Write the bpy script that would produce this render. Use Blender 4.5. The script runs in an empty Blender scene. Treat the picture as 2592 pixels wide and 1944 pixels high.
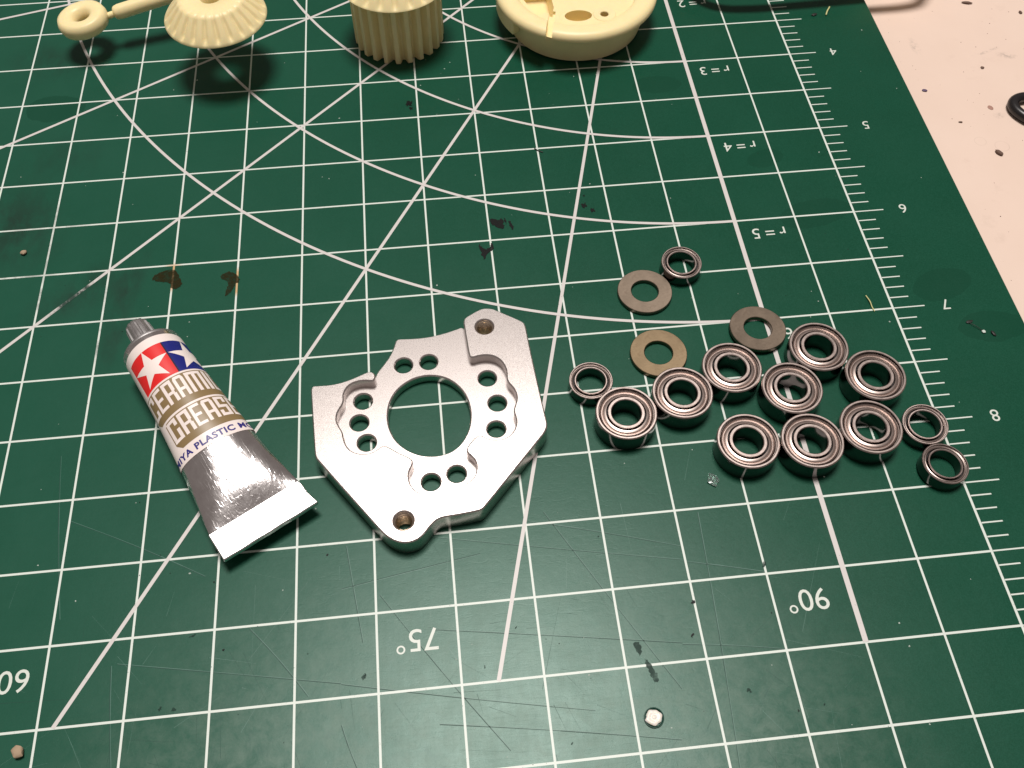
import bpy, bmesh, math, random
from mathutils import Matrix, Vector
random.seed(7)
PI = math.pi
sc = bpy.context.scene
sc.unit_settings.system = 'METRIC'
sc.unit_settings.scale_length = 0.01          # one Blender unit is one centimetre
sc.unit_settings.length_unit = 'CENTIMETERS'
COL = sc.collection

# ------------------------------------------------------------------ camera
cam_d = bpy.data.cameras.new('camera'); cam = bpy.data.objects.new('camera', cam_d); COL.objects.link(cam)
cam.matrix_world = Matrix(((0.994393, 0.087277, -0.059716, -0.5583),
                           (-0.105717, 0.834587, -0.540637, -10.7556),
                           (0.002653, 0.543919, 0.839134, 14.7412),
                           (0, 0, 0, 1)))
cam_d.sensor_width = 36.0; cam_d.lens = 33.545
cam_d.clip_start = 0.05; cam_d.clip_end = 2000
sc.camera = cam

# ------------------------------------------------------------------ world and lamps
world = bpy.data.worlds.new('World'); sc.world = world; world.use_nodes = True
wn = world.node_tree.nodes['Background']
wn.inputs[0].default_value = (1.0, 0.86, 0.79, 1); wn.inputs[1].default_value = 0.17

def lamp(name, loc, aim, size, power, color):
    d = bpy.data.lights.new(name, 'AREA'); d.shape = 'DISK'; d.size = size; d.energy = power; d.color = color
    o = bpy.data.objects.new(name, d); COL.objects.link(o); o.location = loc
    o.rotation_euler = (Vector(aim) - Vector(loc)).to_track_quat('-Z', 'Y').to_euler()
    return o
lamp('ceiling_lamp_light', (4.0, 31.0, 180.0), (0, 0, 0), 56.0, 352000, (1.0, 0.95, 0.90))

sc.render.engine = 'CYCLES'
sc.cycles.use_denoising = True
sc.cycles.max_bounces = 8
vs = sc.view_settings
vs.view_transform = 'Standard'; vs.look = 'None'; vs.exposure = 0.0; vs.gamma = 1.0; vs.use_curve_mapping = False

# ------------------------------------------------------------------ materials
class N:
    """small helper round a material's node tree"""
    def __init__(s, name):
        s.m = bpy.data.materials.new(name); s.m.use_nodes = True
        s.t = s.m.node_tree; s.b = s.t.nodes['Principled BSDF']; s.out = s.t.nodes['Material Output']
        s.co = s.t.nodes.new('ShaderNodeTexCoord').outputs['Object']
    def new(s, typ, **kw):
        n = s.t.nodes.new(typ)
        for k, v in kw.items(): setattr(n, k, v)
        return n
    def link(s, a, b): s.t.links.new(a, b)
    def set(s, **kw):
        for k, v in kw.items():
            i = s.b.inputs[k.replace('_', ' ')]
            if hasattr(v, 'is_linked'): s.link(v, i)
            else: i.default_value = (*v, 1) if isinstance(v, tuple) and len(v) == 3 and i.type == 'RGBA' else v
        return s
    def noise(s, scale, detail=3, rough=.55, vec=None, stretch=None, dist=0):
        n = s.new('ShaderNodeTexNoise'); n.inputs['Scale'].default_value = scale
        n.inputs['Detail'].default_value = detail; n.inputs['Roughness'].default_value = rough
        n.inputs['Distortion'].default_value = dist
        v = vec or s.co
        if stretch:
            mp = s.new('ShaderNodeMapping'); mp.inputs['Scale'].default_value = stretch; s.link(v, mp.inputs[0]); v = mp.outputs[0]
        s.link(v, n.inputs['Vector']); return n.outputs['Fac']
    def ramp(s, fac, stops):
        r = s.new('ShaderNodeValToRGB'); e = r.color_ramp.elements
        while len(e) < len(stops): e.new(.5)
        for el, (p, c) in zip(e, stops):
            el.position = p; el.color = (*c, 1) if isinstance(c, tuple) else (c, c, c, 1)
        s.link(fac, r.inputs[0]); return r.outputs[0]
    def mix(s, fac, a, b):
        n = s.new('ShaderNodeMix', data_type='RGBA')
        for v, i in ((fac, n.inputs[0]), (a, n.inputs[6]), (b, n.inputs[7])):
            if hasattr(v, 'is_linked'): s.link(v, i)
            else: i.default_value = (*v, 1) if isinstance(v, tuple) else v
        return n.outputs[2]
    def math(s, op, a, b=None, clamp=False):
        n = s.new('ShaderNodeMath', operation=op, use_clamp=clamp)
        for v, i in ((a, n.inputs[0]), (b, n.inputs[1])):
            if v is None: continue
            if hasattr(v, 'is_linked'): s.link(v, i)
            else: i.default_value = v
        return n.outputs[0]
    def bump(s, h, strength=.2, dist=.01, chain=None):
        n = s.new('ShaderNodeBump'); n.inputs['Strength'].default_value = strength; n.inputs['Distance'].default_value = dist
        s.link(h, n.inputs['Height'])
        if chain is not None: s.link(chain, n.inputs['Normal'])
        s.link(n.outputs[0], s.b.inputs['Normal']); return n.outputs[0]
    def spot(s, x, y, rx, ry, rot=0.0):
        """soft-edged oval mask round a point of the surface"""
        mp = s.new('ShaderNodeMapping', vector_type='TEXTURE')
        mp.inputs['Location'].default_value = (x, y, 0); mp.inputs['Rotation'].default_value = (0, 0, rot)
        mp.inputs['Scale'].default_value = (rx, ry, 1)
        s.link(s.co, mp.inputs[0])
        ln = s.new('ShaderNodeVectorMath', operation='LENGTH')
        sep = s.new('ShaderNodeSeparateXYZ'); s.link(mp.outputs[0], sep.inputs[0])
        cmb = s.new('ShaderNodeCombineXYZ'); s.link(sep.outputs[0], cmb.inputs[0]); s.link(sep.outputs[1], cmb.inputs[1])
        s.link(cmb.outputs[0], ln.inputs[0])
        return s.math('SUBTRACT', 1.0, ln.outputs['Value'], clamp=True)

def mat_green():
    m = N('cutting_mat_green')
    big = m.noise(.35, 4, .6)
    c = m.ramp(big, [(.25, (.0010, .046, .022)), (.55, (.0018, .054, .027)), (.85, (.0034, .062, .032))])
    fine = m.noise(55, 2, .6)
    sl = m.new('ShaderNodeSeparateXYZ'); m.link(m.co, sl.inputs[0])
    ml = m.new('ShaderNodeMapRange'); ml.inputs[1].default_value = 2.0; ml.inputs[2].default_value = -8.0; m.link(sl.outputs[0], ml.inputs[0])
    c = m.mix(m.math('MULTIPLY', ml.outputs[0], m.math('ADD', m.math('MULTIPLY', m.noise(.8, 5, .65), .9), .35), clamp=True), c, (.012, .078, .047))
    c = m.mix(m.ramp(fine, [(.38, 0.0), (.66, .55)]), c, (.010, .082, .049))
    # greasy smudges
    w = m.noise(1.6, 4, .65, stretch=(1.6, .8, 1))
    for (x, y, rx, ry, r, k) in ((-9.3, 3.6, 1.3, 1.5, .3, .9), (-6.8, 1.75, .35, 1.3, -.25, .8), (-7.7, 1.75, 1.4, .6, .6, .75),
                                 (-9.2, 8.9, 1.3, .9, 0, .6), (-6.9, .5, .35, .9, -.2, .6), (-8.6, 5.6, 1.2, 1.1, 0, .35)):
        f = m.math('MULTIPLY', m.math('MULTIPLY', m.spot(x, y, rx, ry, r), m.ramp(w, [(.35, 0.0), (.62, 1.0)])), k, clamp=True)
        c = m.mix(f, c, (.012, .030, .021))
    # wiped, darker clean patches
    for (x, y, rx, ry, r) in ((6.6, 4.0, .6, .35, .3), (7.2, 2.3, 1.1, .5, .2), (9.2, .2, .9, .5, .3), (9.8, -.9, .9, .5, 0), (-9.0, 7.2, .9, .6, 0), (4.7, 6.6, .8, .4, 0)):
        f = m.math('MULTIPLY', m.math('GREATER_THAN', m.math('ADD', m.spot(x, y, rx, ry, r), m.math('MULTIPLY', w, .3)), .42), .5)
        c = m.mix(f, c, (.0008, .043, .021))
    # grey-white rubbing and dirt; the whitening also paints in the lamp's haze
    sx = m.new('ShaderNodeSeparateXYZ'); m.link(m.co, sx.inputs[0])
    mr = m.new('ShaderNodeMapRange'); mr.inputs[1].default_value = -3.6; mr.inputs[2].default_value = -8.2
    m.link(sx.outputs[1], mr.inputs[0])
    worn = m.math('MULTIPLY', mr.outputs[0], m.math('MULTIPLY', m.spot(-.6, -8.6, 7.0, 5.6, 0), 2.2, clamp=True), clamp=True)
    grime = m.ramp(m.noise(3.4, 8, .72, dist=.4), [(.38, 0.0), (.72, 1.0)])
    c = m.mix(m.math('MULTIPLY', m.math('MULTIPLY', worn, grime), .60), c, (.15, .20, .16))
    blot = m.ramp(m.noise(2.3, 6, .7, vec=None, stretch=(1.3, .9, 1), dist=.8), [(.56, 0.0), (.70, 1.0)])
    c = m.mix(m.math('MULTIPLY', m.math('MULTIPLY', worn, blot), .45), c, (.006, .050, .036))
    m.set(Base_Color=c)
    # fine criss-cross knife scratches in gloss and relief
    sc1 = m.noise(2.0, 2, .5, stretch=(.5, 14, 1)); 
    sc2 = m.noise(2.0, 2, .5, stretch=(12, .6, 1))
    rg = m.math('ADD', m.math('MULTIPLY', m.noise(.9, 6, .65), .12), m.math('MULTIPLY', m.math('ADD', sc1, sc2), .02))
    rg = m.math('ADD', rg, .255)
    rg = m.math('ADD', rg, m.math('MULTIPLY', m.math('MULTIPLY', worn, m.math('SUBTRACT', .5, grime)), -.07))
    m.set(Roughness=rg, Specular_IOR_Level=.32, Specular_Tint=(.80, 1.0, .94))
    b1 = m.bump(m.noise(90, 2, .6), .12, .004)
    b2 = m.bump(m.noise(5, 4, .6), .10, .012, b1)
    m.bump(m.ramp(m.noise(1.7, 1, .4, stretch=(1.2, 9, 1), dist=.6), [(.48, 1.0), (.5, 0.0), (.52, 1.0)]), .05, .006, b2)
    return m.m

def mat_print(name, col, worn=.5, dirt=(.02, .06, .045)):
    m = N(name)
    c = m.mix(m.math('MULTIPLY', m.noise(1.4, 3), .35), col, tuple(x * .82 for x in col))
    k = m.ramp(m.noise(9, 5, .75), [(.66, 0.0), (.72, 1.0)])
    k2 = m.ramp(m.noise(26, 3, .7), [(.66, 0.0), (.73, .8)])
    c = m.mix(m.math('MULTIPLY', k, worn), c, dirt)
    c = m.mix(k2, c, dirt)
    # rubbed off and smeared near the left
    w = m.noise(1.9, 5, .7)
    for (x, y, rx, ry, k3) in ((-7.9, 1.7, 1.0, .7, 1.6), (-9.2, 2.6, 1.1, .8, 1.3), (-6.9, .5, .6, .7, 1.3), (-8.6, 3.8, 1.2, .8, .7)):
        f = m.math('MULTIPLY', m.math('MULTIPLY', m.spot(x, y, rx, ry), m.ramp(w, [(.42, 0.0), (.58, 1.0)])), k3, clamp=True)
        c = m.mix(f, c, (.018, .045, .033))
    for (x, y) in ((-5.95, 1.95), (-4.72, 1.70)):
        f = m.math('MULTIPLY', m.spot(x, y, .30, .40), 3.0, clamp=True)
        c = m.mix(m.math('MULTIPLY', f, .75), c, (.55, .26, .03))
    m.set(Base_Color=c, Roughness=.45)
    return m.m

def mat_table():
    m = N('table_paint')
    c = m.ramp(m.noise(.5, 4, .6), [(.3, (.75, .58, .485)), (.7, (.78, .61, .515))])
    c = m.mix(m.math('MULTIPLY', m.ramp(m.noise(1.3, 7, .7), [(.60, 0.0), (.78, 1.0)]), .35), c, (.55, .42, .34))
    for (x, y, r) in ((12.13, 4.12, .17), (11.70, 4.32, .14)):
        d = m.spot(x, y, r, r)
        ring = m.math('MULTIPLY', m.math('LESS_THAN', d, .14), m.math('GREATER_THAN', d, .01))
        c = m.mix(m.math('MULTIPLY', m.math('MULTIPLY', ring, m.noise(6, 2)), .42), c, (.50, .40, .33))
    for (x, y, rx, ry, a) in ((11.33, 7.67, .13, .40, .05), (12.99, 7.32, .5, .08, .35), (13.44, 7.12, .30, .14, -.3), (12.44, 5.1, .15, .13, 0)):
        f = m.math('MULTIPLY', m.math('MULTIPLY', m.spot(x, y, rx, ry, a), m.ramp(m.noise(7, 5, .7), [(.45, 0.0), (.6, 1.0)])), .8, clamp=True)
        c = m.mix(f, c, (.42, .34, .29))
    m.set(Base_Color=c, Roughness=.5)
    m.bump(m.noise(20, 3), .06, .005)
    return m.m

def mat_metal(name, col, rough, bump=.05, scale=60, var=.1, patch=None):
    m = N(name)
    n = m.noise(3.2, 5, .65)
    c = m.mix(n, tuple(x * (1 - var) for x in col), col)
    if patch: c = m.mix(m.ramp(m.noise(7, 5, .7), [(.55, 0.0), (.8, .7)]), c, patch)
    m.set(Base_Color=c, Metallic=1.0, Roughness=m.math('ADD', m.math('MULTIPLY', n, rough * .5), rough * .75))
    if bump: m.bump(m.noise(scale, 2, .6), bump, .004)
    return m.m

def mat_plain(name, col, rough=.5, spec=.5, bump=0, sss=0, metallic=0, coat=0):
    m = N(name)
    c = m.mix(m.noise(4, 4), tuple(x * .9 for x in col), col)
    m.set(Base_Color=c, Roughness=rough, Specular_IOR_Level=spec, Metallic=metallic)
    if sss:
        m.set(Subsurface_Weight=sss, Subsurface_Radius=(1.0, .62, .30), Subsurface_Scale=.12)
    if coat: m.set(Coat_Weight=coat)
    if bump: m.bump(m.noise(40, 3), bump, .006)
    return m.m

def mat_stain(name, col, alpha, rough=.3, edge=.5, spec=.5):
    m = N(name)
    a = m.ramp(m.noise(9, 5, .7), [(.30, alpha * edge), (.55, alpha)])
    m.set(Base_Color=col, Roughness=rough, Alpha=a, Specular_IOR_Level=spec)
    return m.m

def mat_plate():
    m = N('blasted_aluminium')
    sp = m.noise(120, 1, .5)
    c = m.ramp(sp, [(.35, (.70, .635, .615)), (.6, (.80, .735, .71)), (.75, (.96, .91, .89))])
    m.set(Base_Color=c, Metallic=1.0, Roughness=m.math('ADD', m.math('MULTIPLY', m.noise(70, 2), .10), .235))
    b = m.bump(m.noise(150, 2, .6), .22, .003)
    m.bump(m.noise(38, 2, .6), .05, .004, b)
    return m.m

def mat_bearing():
    """turned steel: faint concentric lines, a few marks"""
    m = N('bearing_steel')
    n = m.noise(9, 5, .7)
    c = m.ramp(n, [(.3, (.37, .305, .28)), (.7, (.50, .415, .385))])
    m.set(Base_Color=c, Metallic=1.0, Roughness=m.math('ADD', m.math('MULTIPLY', n, .14), .31))
    m.bump(m.noise(60, 3, .6), .08, .004)
    return m.m

def mat_polished_shaded():  # polished ring sides and bores, colour darkened for shade and dark reflections
    m = N('polished_steel_shaded')
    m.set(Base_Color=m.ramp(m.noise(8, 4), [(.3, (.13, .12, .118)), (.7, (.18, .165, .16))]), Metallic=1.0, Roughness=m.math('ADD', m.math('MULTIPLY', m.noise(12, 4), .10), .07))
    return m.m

def mat_tube_metal():
    m = N('tube_foil')
    n = m.noise(5, 6, .7, dist=.5)
    c = m.ramp(n, [(.3, (.82, .78, .785)), (.7, (.93, .90, .90))])
    m.set(Base_Color=c, Metallic=1.0, Roughness=m.math('ADD', m.math('MULTIPLY', n, .12), .11))
    b1 = m.bump(m.noise(3.2, 3, .6, stretch=(5, .8, 5)), .10, .02)
    b2 = m.bump(m.noise(5.5, 3, .6, dist=.4), .13, .02, b1)
    m.bump(m.ramp(m.noise(9, 1, .4, stretch=(3, .22, 3)), [(.55, 0.0), (.62, 1.0)]), .10, .012, b2)
    return m.m

M = dict(
    mat=mat_green(), table=mat_table(), thin=mat_print('print_white', (.68, .74, .685), .45),
    thick=mat_print('print_greyish', (.64, .605, .585), .45, (.10, .12, .10)), numerals=mat_print('print_numerals', (.66, .70, .64), .2),
    plate=mat_plate(), steel=mat_bearing(), polish_shaded=mat_polished_shaded(), shield=mat_metal('shield_steel', (.55, .45, .41), .36, .06, 50, .20),
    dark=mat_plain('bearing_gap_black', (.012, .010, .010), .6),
    wash=mat_metal('washer_steel', (.28, .222, .172), .42, .10, 45, .32, (.15, .112, .085)),
    brass=mat_metal('washer_yellow_steel', (.27, .20, .125), .40, .10, 45, .30, (.15, .10, .06)),
    bare=mat_metal('thread_steel', (.70, .585, .46), .26, .03),
    cream=mat_plain('cream_nylon', (.97, .81, .45), .40, .35, .03, .15),
    foil=mat_tube_metal(), crimp=mat_metal('crimp_aluminium', (.90, .88, .88), .34, .06, 30, .05),
    cap=mat_metal('cap_grey', (.66, .64, .64), .42, .35, 9, .22), label=mat_plain('label_paper', (.94, .83, .79), .36, .5, .03),
    red=mat_plain('ink_red', (.80, .022, .022), .36), blue=mat_plain('ink_blue', (.012, .018, .20), .36), black=mat_plain('ink_black', (.01, .008, .03), .4),
    gold=mat_plain('ink_gold', (.27, .185, .085), .38, .5), ink=mat_plain('ink_navy', (.035, .030, .22), .4),
    rubber=mat_plain('black_rubber', (.014, .012, .013), .32, .5, .15),
    crumb=mat_plain('brown_crumb', (.15, .09, .068), .7, .3, .5), stone=mat_plain('tan_grit', (.42, .31, .21), .8, .3, .6),
    purple=mat_plain('violet_fleck', (.10, .06, .13), .6), pinkdisc=mat_plain('pink_chip', (.40, .22, .17), .6),
    glue=mat_plain('white_glue', (.88, .80, .72), .35, .5, .3, .2), fibre=mat_plain('straw_fibre', (.62, .60, .28), .6),
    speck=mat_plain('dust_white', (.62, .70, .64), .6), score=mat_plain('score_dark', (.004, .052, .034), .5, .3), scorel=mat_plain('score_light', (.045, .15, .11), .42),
    brown=mat_stain('brown_stain', (.022, .0165, .0015), .80, .32, .35, .25), paint=mat_stain('black_paint_smear', (.006, .006, .006), .97, .5, .85, .15),
    wet=mat_stain('wet_dark_streak', (.002, .030, .019), .85, .5, .25, .2), hair=mat_plain('dark_fibre', (.012, .012, .010), .5),
)
gl = N('clear_glue'); gl.set(Base_Color=(.75, .9, .85), Roughness=.08, Transmission_Weight=.9, IOR=1.45); M['clear'] = gl.m

# ------------------------------------------------------------------ object helpers
def thing(name, label, cat, loc=(0, 0, 0), rotz=0.0, group=None):
    o = bpy.data.objects.new(name, None); COL.objects.link(o); o.empty_display_size = .3
    o.location = loc; o.rotation_euler = (0, 0, rotz); o['label'] = label; o['category'] = cat
    if group: o['group'] = group
    return o

def tag(o, label, cat, group=None):
    o['label'] = label; o['category'] = cat
    if group: o['group'] = group
    return o

def obj(name, me, m, parent=None, smooth=None, kind=None, loc=None):
    if isinstance(me, bmesh.types.BMesh):
        bm = me; me = bpy.data.meshes.new(name); bm.normal_update(); bm.to_mesh(me); bm.free()
    if smooth is not None:
        me.polygons.foreach_set('use_smooth', [True] * len(me.polygons))
        me.set_sharp_from_angle(angle=math.radians(smooth))
    if len(me.materials) == 0: me.materials.append(m)
    o = bpy.data.objects.new(name, me); COL.objects.link(o)
    if parent: o.parent = parent
    if loc: o.location = loc
    if kind: o['kind'] = kind
    return o

def bevel(o, w, seg=2, ang=35):
    md = o.modifiers.new('bevel', 'BEVEL'); md.width = w; md.segments = seg; md.limit_method = 'ANGLE'; md.angle_limit = math.radians(ang)
    md.harden_normals = False
    return o

def lathe(profile, n=64, closed=True, bm=None):
    """revolve (r, z) points about Z; closed joins last to first"""
    bm = bm or bmesh.new(); rings = []
    for r, z in profile:
        rings.append([bm.verts.new((r * math.cos(2 * PI * k / n), r * math.sin(2 * PI * k / n), z)) for k in range(n)] if r > 1e-6 else [bm.verts.new((0, 0, z))])
    m = len(profile)
    for i in range(m if closed else m - 1):
        a, b = rings[i], rings[(i + 1) % m]
        for k in range(n):
            k2 = (k + 1) % n
            vs_ = [a[k % len(a)], a[k2 % len(a)], b[k2 % len(b)], b[k % len(b)]]
            u = []
            for v in vs_:
                if v not in u: u.append(v)
            if len(u) > 2: bm.faces.new(u)
    bmesh.ops.recalc_face_normals(bm, faces=bm.faces)
    return bm

def chaikin(pts, it=1):
    for _ in range(it):
        q = []
        for i in range(len(pts)):
            a, b = pts[i], pts[(i + 1) % len(pts)]
            q += [(a[0] * .75 + b[0] * .25, a[1] * .75 + b[1] * .25), (a[0] * .25 + b[0] * .75, a[1] * .25 + b[1] * .75)]
        pts = q
    return pts

def circle(x, y, r, n=40): return [(x + r * math.cos(2 * PI * k / n), y + r * math.sin(2 * PI * k / n)) for k in range(n)]

def prism(outline, holes, z0, z1):
    bm = bmesh.new(); edges = []
    for loop in [outline] + holes:
        v = [bm.verts.new((x, y, z0)) for x, y in loop]
        edges += [bm.edges.new((v[i], v[(i + 1) % len(v)])) for i in range(len(v))]
    r = bmesh.ops.triangle_fill(bm, use_beauty=True, use_dissolve=False, edges=edges, normal=(0, 0, 1))
    faces = [f for f in r['geom'] if isinstance(f, bmesh.types.BMFace)]
    ex = bmesh.ops.extrude_face_region(bm, geom=faces)
    bmesh.ops.translate(bm, verts=[v for v in ex['geom'] if isinstance(v, bmesh.types.BMVert)], vec=(0, 0, z1 - z0))
    bmesh.ops.recalc_face_normals(bm, faces=bm.faces)
    return bm

def inset(loop, c, sign):
    """move every vertex of a closed loop by c along its inward (sign 1) or outward (sign -1) normal"""
    area = sum(loop[i][0] * loop[(i + 1) % len(loop)][1] - loop[(i + 1) % len(loop)][0] * loop[i][1] for i in range(len(loop)))
    sg = sign * (1 if area > 0 else -1); n = len(loop); out = []
    for i in range(n):
        ax, ay = loop[i - 1]; bx, by = loop[(i + 1) % n]; dx, dy = bx - ax, by - ay; l = math.hypot(dx, dy) or 1
        out.append((loop[i][0] - sg * dy / l * c, loop[i][1] + sg * dx / l * c))
    return out

def chamfered(outline, holes, z0, z1, c):
    """plate with a 45 degree chamfer round its top outline and top hole edges"""
    bm = bmesh.new(); loops = [(outline, 1)] + [(h, -1) for h in holes]; te, be = [], []
    for lp_, sg in loops:
        ins = inset(lp_, c, sg); n = len(lp_)
        t = [bm.verts.new((x, y, z1)) for x, y in ins]; m_ = [bm.verts.new((x, y, z1 - c)) for x, y in lp_]; b_ = [bm.verts.new((x, y, z0)) for x, y in lp_]
        for i in range(n):
            j = (i + 1) % n
            te.append(bm.edges.new((t[i], t[j]))); be.append(bm.edges.new((b_[i], b_[j])))
            bm.faces.new((m_[i], m_[j], t[j], t[i])); bm.faces.new((b_[i], b_[j], m_[j], m_[i]))
    bmesh.ops.triangle_fill(bm, use_beauty=True, edges=te, normal=(0, 0, 1)); bmesh.ops.triangle_fill(bm, use_beauty=True, edges=be, normal=(0, 0, -1))
    bmesh.ops.recalc_face_normals(bm, faces=bm.faces)
    return bm

def sheet(outline, z):
    bm = bmesh.new(); v = [bm.verts.new((x, y, z)) for x, y in outline]
    es = [bm.edges.new((v[i], v[(i + 1) % len(v)])) for i in range(len(v))]
    bmesh.ops.triangle_fill(bm, use_beauty=True, edges=es, normal=(0, 0, 1))
    for f in bm.faces:
        if f.normal.z < 0: f.normal_flip()
    return bm

def strip(bm, a, b, w, z, w2=None):
    a = Vector(a); b = Vector(b); d = (b - a).normalized(); n = Vector((-d.y, d.x)); w2 = w if w2 is None else w2
    p = [a + n * w / 2, a - n * w / 2, b - n * w2 / 2, b + n * w2 / 2]
    f = bm.faces.new([bm.verts.new((q.x, q.y, z)) for q in p]); f.normal_update()
    if f.normal.z < 0: f.normal_flip()

def sweep(path, rad, n=20, cap=True, flat=1.0):
    """round rod along a list of 3-D points; rad is a number or a list; rounded ends"""
    P = [Vector(p) for p in path]; R = rad if isinstance(rad, (list, tuple)) else [rad] * len(P)
    bm = bmesh.new(); rings = []
    up = Vector((0, 0, 1))
    for i, p in enumerate(P):
        t = (P[min(i + 1, len(P) - 1)] - P[max(i - 1, 0)]).normalized()
        s = t.cross(up); s = s.normalized() if s.length > 1e-4 else Vector((1, 0, 0)); u = s.cross(t)
        rings.append([bm.verts.new(p + s * R[i] * math.cos(2 * PI * k / n) + u * R[i] * flat * math.sin(2 * PI * k / n)) for k in range(n)])
    for a, b in zip(rings, rings[1:]):
        for k in range(n): bm.faces.new((a[k], a[(k + 1) % n], b[(k + 1) % n], b[k]))
    if cap:
        bm.faces.new(rings[0][::-1]); bm.faces.new(rings[-1])
    bmesh.ops.recalc_face_normals(bm, faces=bm.faces)
    return bm

def smooth_path(pts, n=8):
    P = [Vector(p) for p in pts]; out = []
    for i in range(len(P) - 1):
        p0, p1, p2, p3 = P[max(i - 1, 0)], P[i], P[i + 1], P[min(i + 2, len(P) - 1)]
        for k in range(n):
            t = k / n
            out.append(.5 * ((2 * p1) + (p2 - p0) * t + (2 * p0 - 5 * p1 + 4 * p2 - p3) * t * t + (3 * p1 - p0 - 3 * p2 + p3) * t ** 3))
    return out + [P[-1]]

def text_mesh(s, size, bold=0.0, space=1.0, shear=0.0):
    cu = bpy.data.curves.new('lettering', 'FONT'); cu.body = s; cu.size = size; cu.align_x = 'CENTER'; cu.align_y = 'CENTER'
    cu.offset = bold; cu.space_character = space; cu.shear = shear; cu.resolution_u = 4; cu.fill_mode = 'FRONT' if False else cu.fill_mode
    o = bpy.data.objects.new('lettering', cu); COL.objects.link(o)
    dg = bpy.context.evaluated_depsgraph_get()
    me = bpy.data.meshes.new_from_object(o.evaluated_get(dg))
    bpy.data.objects.remove(o); bpy.data.curves.remove(cu); me.materials.clear()
    return me

def cut(o, cutters):
    """boolean the cutter meshes out of o, once, and keep the resulting mesh"""
    tmp = []
    for bm in cutters:
        c = obj('cutter', bm, M['dark'], o.parent); tmp.append(c)
        md = o.modifiers.new('cut', 'BOOLEAN'); md.object = c; md.operation = 'DIFFERENCE'; md.solver = 'EXACT'
    bpy.context.view_layer.update()
    dg = bpy.context.evaluated_depsgraph_get()
    me = bpy.data.meshes.new_from_object(o.evaluated_get(dg))
    o.modifiers.clear(); mats = [mm for mm in o.data.materials]; o.data = me
    me.materials.clear()
    for mm in mats: me.materials.append(mm)
    for c in tmp: bpy.data.objects.remove(c)
    return o

def X(u): return (u * 12.7 + 55) / 10
def Y(v): return (175 - v * 12.7) / 10

# ------------------------------------------------------------------ setting: table and cutting mat
bm = bmesh.new(); bmesh.ops.create_cube(bm, size=1); bmesh.ops.scale(bm, vec=(110, 90, 3), verts=bm.verts); bmesh.ops.translate(bm, vec=(0, 10, -1.8), verts=bm.verts)
tb = obj('table_top', bm, M['table']); tb['kind'] = 'structure'; tb['label'] = 'cream painted table top under the green mat'

cm = thing('cutting_mat', 'green cutting mat with white inch grid, arcs and angle lines', 'cutting mat', (0, 0, -.3))
DZ = .3
bm = prism([(-26, -22), (10.15, -22), (10.45, -21.7), (10.45, 27), (-26, 27)], [], 0, DZ)
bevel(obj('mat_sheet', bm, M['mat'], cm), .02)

for v in range(2, 23):
    bm = bmesh.new(); strip(bm, (X(-20), Y(v)), (X(2), Y(v)), .038, DZ + .0010); obj('row_line', bm, M['thin'], cm)
for u in range(-16, 3):
    bm = bmesh.new(); strip(bm, (X(u), Y(19 if u == 0 else -3)), (X(u), Y(25)), .043 if u == 2 else .037, DZ + .0016); obj('column_line', bm, M['thin'], cm)
tick = {}
for lg in (0, 1):
    bm = bmesh.new(); strip(bm, (X(2) + .026, 0), (X(2.5 if lg else 2.31), 0), .026, 0)
    tick[lg] = bpy.data.meshes.new('ruler_tick'); bm.to_mesh(tick[lg]); bm.free(); tick[lg].materials.append(M['thin'])
for k in range(5 * 6, 5 * 19 + 4): obj('ruler_tick', tick[k % 5 == 0], None, cm, loc=(0, Y(k / 5), DZ + .0010))
for i, deg in enumerate((75, 60, 45, 30, 15, 0)):
    t = math.radians(deg); ln = min(17 / math.sin(t) if deg else 99, 20 / max(math.cos(t), .01))
    bm = bmesh.new(); strip(bm, (X(0), Y(2)), (X(-ln * math.cos(t)), Y(2 + ln * math.sin(t))),   .064, DZ + .0022 + .0003 * i)
    obj('angle_line', bm, M['thick'], cm)
bm = bmesh.new(); strip(bm, (X(0), Y(2)), (X(0), Y(19)), .088, DZ + .0050); obj('angle_line', bm, M['thick'], cm)
for i, r in enumerate((1, 2, 3, 4, 5, 6)):
    bm = bmesh.new(); n = 90; rr = r * 2 * 1.27; c0 = Vector((X(0), Y(2))); hw = .031
    z = DZ + .0056
    pts = [(math.cos(PI + PI / 2 * k / n), math.sin(PI + PI / 2 * k / n)) for k in range(n + 1)]
    a = [bm.verts.new((c0.x + (rr - hw) * x, c0.y + (rr - hw) * y, z)) for x, y in pts]
    b = [bm.verts.new((c0.x + (rr + hw) * x, c0.y + (rr + hw) * y, z)) for x, y in pts]
    for k in range(n): bm.faces.new((a[k], b[k], b[k + 1], a[k + 1]))
    for f in bm.faces:
        f.normal_update()
        if f.normal.z < 0: f.normal_flip()
    obj('radius_arc', bm, M['thick'], cm)
def numeral(s, u, v, h, bold=0.0, space=1.0):
    me = text_mesh(s, h / .72, bold, space)
    o = obj('printed_number', me, M['numerals'], cm); o.location = (X(u), Y(v), DZ + .0012); o.rotation_euler = (0, 0, PI)
for k in range(3, 11): numeral(str(k), 2.83, 2 * k, .25)
for r in (2, 3, 4, 5, 6): numeral('r = %d' % r, .50, 2 * r + 2.29, .28, .0, .93)
numeral('90°', -.57, 18.38, .37); numeral('75°', -5.51, 18.38, .37); numeral('60°', -10.45, 18.38, .37)

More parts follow.
